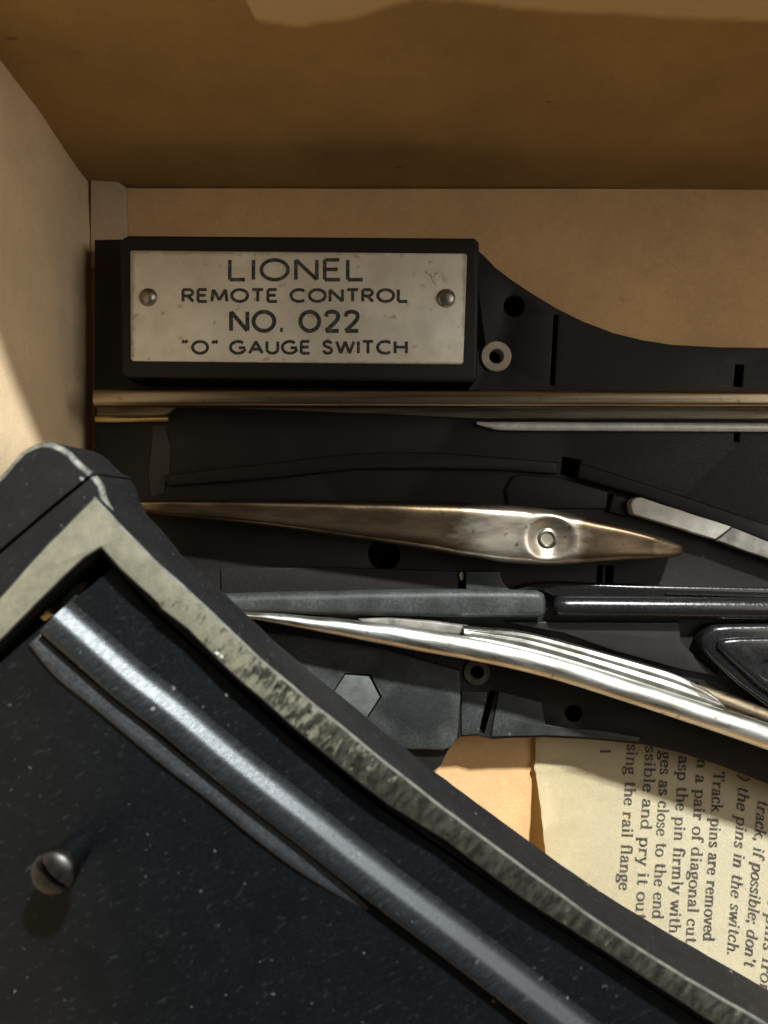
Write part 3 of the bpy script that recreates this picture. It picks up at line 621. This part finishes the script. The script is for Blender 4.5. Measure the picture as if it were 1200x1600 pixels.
# ridged guide strip beside it, and the tarnished flange that carries on
up_ = [(725, 981), (760, 984), (820, 990), (900, 1010), (993, 1036), (1050, 1053), (1087, 1069), (1107, 1080), (1128, 1098)]
lo_ = [(725, 991), (760, 999), (820, 1013), (900, 1037), (993, 1068), (1050, 1087), (1087, 1097), (1107, 1101), (1130, 1104)]
ZG = 1.12; bm = bmesh.new(); A_ = crom([P(a, b, ZG) for a, b in up_], 6); B_ = crom([P(a, b, ZG) for a, b in lo_], 6); rows = []
PR = [(0, -.25), (0, 0), (.17, .032), (.22, .034), (.38, .033), (.57, .068), (.62, .07), (.92, .066), (1, .0), (1, -.25)]
for a, b in zip(A_, B_): rows.append([bm.verts.new(a.lerp(b, t) + Vector((0, 0, h))) for t, h in PR])
for r0, r1 in zip(rows, rows[1:]):
    for i in range(len(PR) - 1): bm.faces.new((r0[i], r0[i + 1], r1[i + 1], r1[i]))
bm.faces.new(rows[0]); bm.faces.new(rows[-1]); bm_obj('guide_strip', bm, M['strip_steel'], sw, angle=28)
prism('rail_flange', [(560, 968), (610, 966), (680, 972), (733, 980), (728, 992), (640, 984), (570, 974)], ZP + .1, .95, M['grey_worn'], sw, .02)
swept('rail_flange', [(1085, 1078), (1120, 1091), (1200, 1122), (1400, 1200)], .82, round_profile(.13, .10, 16), M['rail_brown'], sw, None, 6)
prism('lit_base_pad', [(721, 1078), (762, 1082), (748, 1147), (721, 1149)], ZP + .001, ZP + .03, M['bakelite_dusty_lit'], sw, .012, jag=.004)  # paler pads added where the base is lit, clear of the rail's shadow
prism('lit_base_pad', [(779, 1080), (846, 1098), (852, 1132), (890, 1138), (930, 1141), (1000, 1152), (998, 1159), (920, 1152), (850, 1149), (768, 1151)], ZP + .001, ZP + .03, M['bakelite_dusty_lit'], sw, .012, jag=.004)
# motor block with hexagonal nut
blk = prism('terminal_block', [(380, 985), (470, 994), (600, 1014), (719, 1048), (720, 1090), (714, 1156), (706, 1168), (692, 1173), (640, 1172), (560, 1168), (380, 1100)], ZP + .001, ZP + .15, M['block'], sw, .04, jag=.008,
            holes=[circ(557, 1087, 39.5, 6, 0.05)], hole_bev=.008)
prism('hexagonal_nut', circ(556, 1088, 37, 6, 0.05), ZP + .002, ZP + .17, M['nut'], blk, .01, label='lighter grey hexagonal nut set into the block')

# ================================================================== upper switch (upside down, on top)
up = thing('track_switch', 'upside down black track switch with worn pale rim and a screw, resting across the other', 'track switch', P(300, 1300, 2.75))
ZT = 4.0
outer = [(147, 775), (174, 804), (200, 833), (240, 873), (300, 927), (350, 974), (400, 1023), (484, 1094), (545, 1144), (607, 1194), (683, 1254), (756, 1308), (825, 1360), (950, 1450), (1075, 1529), (1192, 1596), (1400, 1715)]
inner = [(1400, 1776), (1117, 1601), (1033, 1546), (950, 1491), (804, 1397), (700, 1317), (607, 1259), (530, 1198), (453, 1134), (347, 1040), (293, 984), (250, 952), (246, 944), (187, 890), (157, 857)]
inner_l = [(133, 872), (100, 902), (13, 990), (-250, 1240)]
outer_l = [(-250, 1160), (0, 931), (73, 849)]
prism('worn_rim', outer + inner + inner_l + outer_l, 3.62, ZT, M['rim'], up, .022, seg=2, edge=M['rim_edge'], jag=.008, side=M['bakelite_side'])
led = [(-250, 960), (-60, 800), (0, 741), (20, 718), (34, 703), (50, 695), (64, 691), (80, 692), (97, 698), (110, 707), (120, 719), (133, 731), (150, 744), (160, 757), (165, 778), (180, 806), (203, 831)]
body = led + [(a - 1, b + 1) for a, b in outer[3:]] + [(1400, 1950), (900, 2100), (-250, 1900)]
bm = bmesh.new(); ZB = 3.86
bo = roughen(Q(body, ZB), .012); hole = Q([(1395, 1785), (1117, 1608), (950, 1497), (804, 1403), (607, 1265), (453, 1140), (347, 1046), (250, 958), (157, 865), (100, 912), (13, 997), (-235, 1235), (-235, 1880), (900, 2070), (1395, 1935)], ZB)
gr = Q([(147, 736), (150, 740), (74, 803), (0, 866), (-200, 1040), (-204, 1036), (-2, 860), (71, 798)], ZB)
add_prism(bm, bo, 2.75, ZB, .055, [hole, gr], 3, 1, None, .0)
bm_obj('casting', bm, [M['bakelite_side'], M['edge']], up)
bm = bmesh.new(); add_prism(bm, inset(Q(body, ZB) if area2(Q(body, ZB)) > 0 else list(reversed(Q(body, ZB))), .12), 2.8, 3.1, 0); bm_obj('inner_cavity', bm, M['bakelite'], up)
ZC = 3.78
plate = [(177, 886), (236, 955), (345, 1050), (450, 1150), (605, 1272), (750, 1370), (950, 1502), (1117, 1612), (1390, 1785), (1390, 1925), (900, 2060), (-230, 1870), (-230, 1240), (26, 1012), (80, 966)]
pl = prism('bottom_plate', plate, ZC - .12, ZC, M['plate'], up, .015)
b1 = [(86, 966), (140, 1013), (200, 1066), (267, 1118), (333, 1174), (392, 1222), (484, 1294), (545, 1343), (620, 1401), (700, 1461), (800, 1538), (880, 1600), (1100, 1770)]
b2 = [(56, 999), (100, 1046), (147, 1084), (200, 1128), (267, 1184), (333, 1234), (400, 1290), (460, 1336), (520, 1381), (575, 1420)]
bump_ = lambda c: [(v.x, v.y - .005) for v in crom(v2(*c), 3)]
BP1 = bump_([.34, 0, .25, .006, .16, .03, .09, .080, .04, .112, -.04, .132, -.11, .143, -.155, .14, -.18, .11, -.195, .05, -.20, 0])
BP2 = bump_([.11, 0, .10, .02, .06, .034, 0, .050, -.05, .062, -.09, .058, -.115, .02, -.13, 0])
swept('pressed_bead', b1, ZC, BP1, M['bead'], pl, None, 6, angle=70)
swept('pressed_bead', b2, ZC, BP2, M['bead_dull'], pl, [(.75, 1), (1, 1), (1, 1), (1, 1), (1, 1), (1, 1), (1, 1), (1, .9), (.7, .55), (.15, .02)], 6, angle=70)
# brass contact down in the end gap
prism('brass_contact', [(60, 965), (72, 952), (84, 962), (70, 972)], 3.2, 3.66, M['brass'], up, .02)
prism('spring_leaf', [(80, 950), (120, 912), (136, 908), (132, 925), (95, 960)], 3.2, 3.5, M['strip'], up, .02)
for a_, b_, w_ in ((339, 1021, 4), (346, 1026, 3)):
    prism('paint_chip', [(a_ - w_, b_ - 1), (a_, b_ - 3), (a_ + w_, b_ + 1), (a_ + 1, b_ + 3)], ZT + .001, ZT + .012, M['flange_edge'], up, 0)
sw['group'] = up['group'] = 'toy train track switches in the carton'
# tall slotted screw
zs = 4.42; c = P(81, 1366, zs); R = .215
bm = bmesh.new(); lathe(bm, c, [(.15, ZC - .05), (.15, ZC + .1), (.14, zs - .12)], 28, True); post = bm_obj('screw_post', bm, M['plate'], up)
bm = bmesh.new(); NR, NC = 14, 48
ang = math.radians(-47); sd = Vector((math.cos(ang), math.sin(ang))); sn = Vector((-sd.y, sd.x)); rings = []
for i in range(NR * 2 + 1):
    rr = R * (1 - i / (NR * 2)) + .0015; row = []
    for j in range(NC):
        a = 2 * math.pi * j / NC; x, y = rr * math.cos(a), rr * math.sin(a)
        z = zs - .04 + .10 * math.sqrt(max(0, 1 - (rr / (R * 1.02)) ** 2))
        if abs(x * sn.x + y * sn.y) < .028: z = min(z, zs - .04) - .03
        row.append(bm.verts.new((c.x + x, c.y + y, z)))
    rings.append(row)
rings.insert(0, [bm.verts.new((v.co.x, v.co.y, zs - .14)) for v in rings[0]])
for a_, b_ in zip(rings, rings[1:]):
    for j in range(NC): bm.faces.new((a_[j], a_[(j + 1) % NC], b_[(j + 1) % NC], b_[j]))
bm.faces.new(rings[-1])
bm_obj('screw_head', bm, M['screw'], post, angle=50)
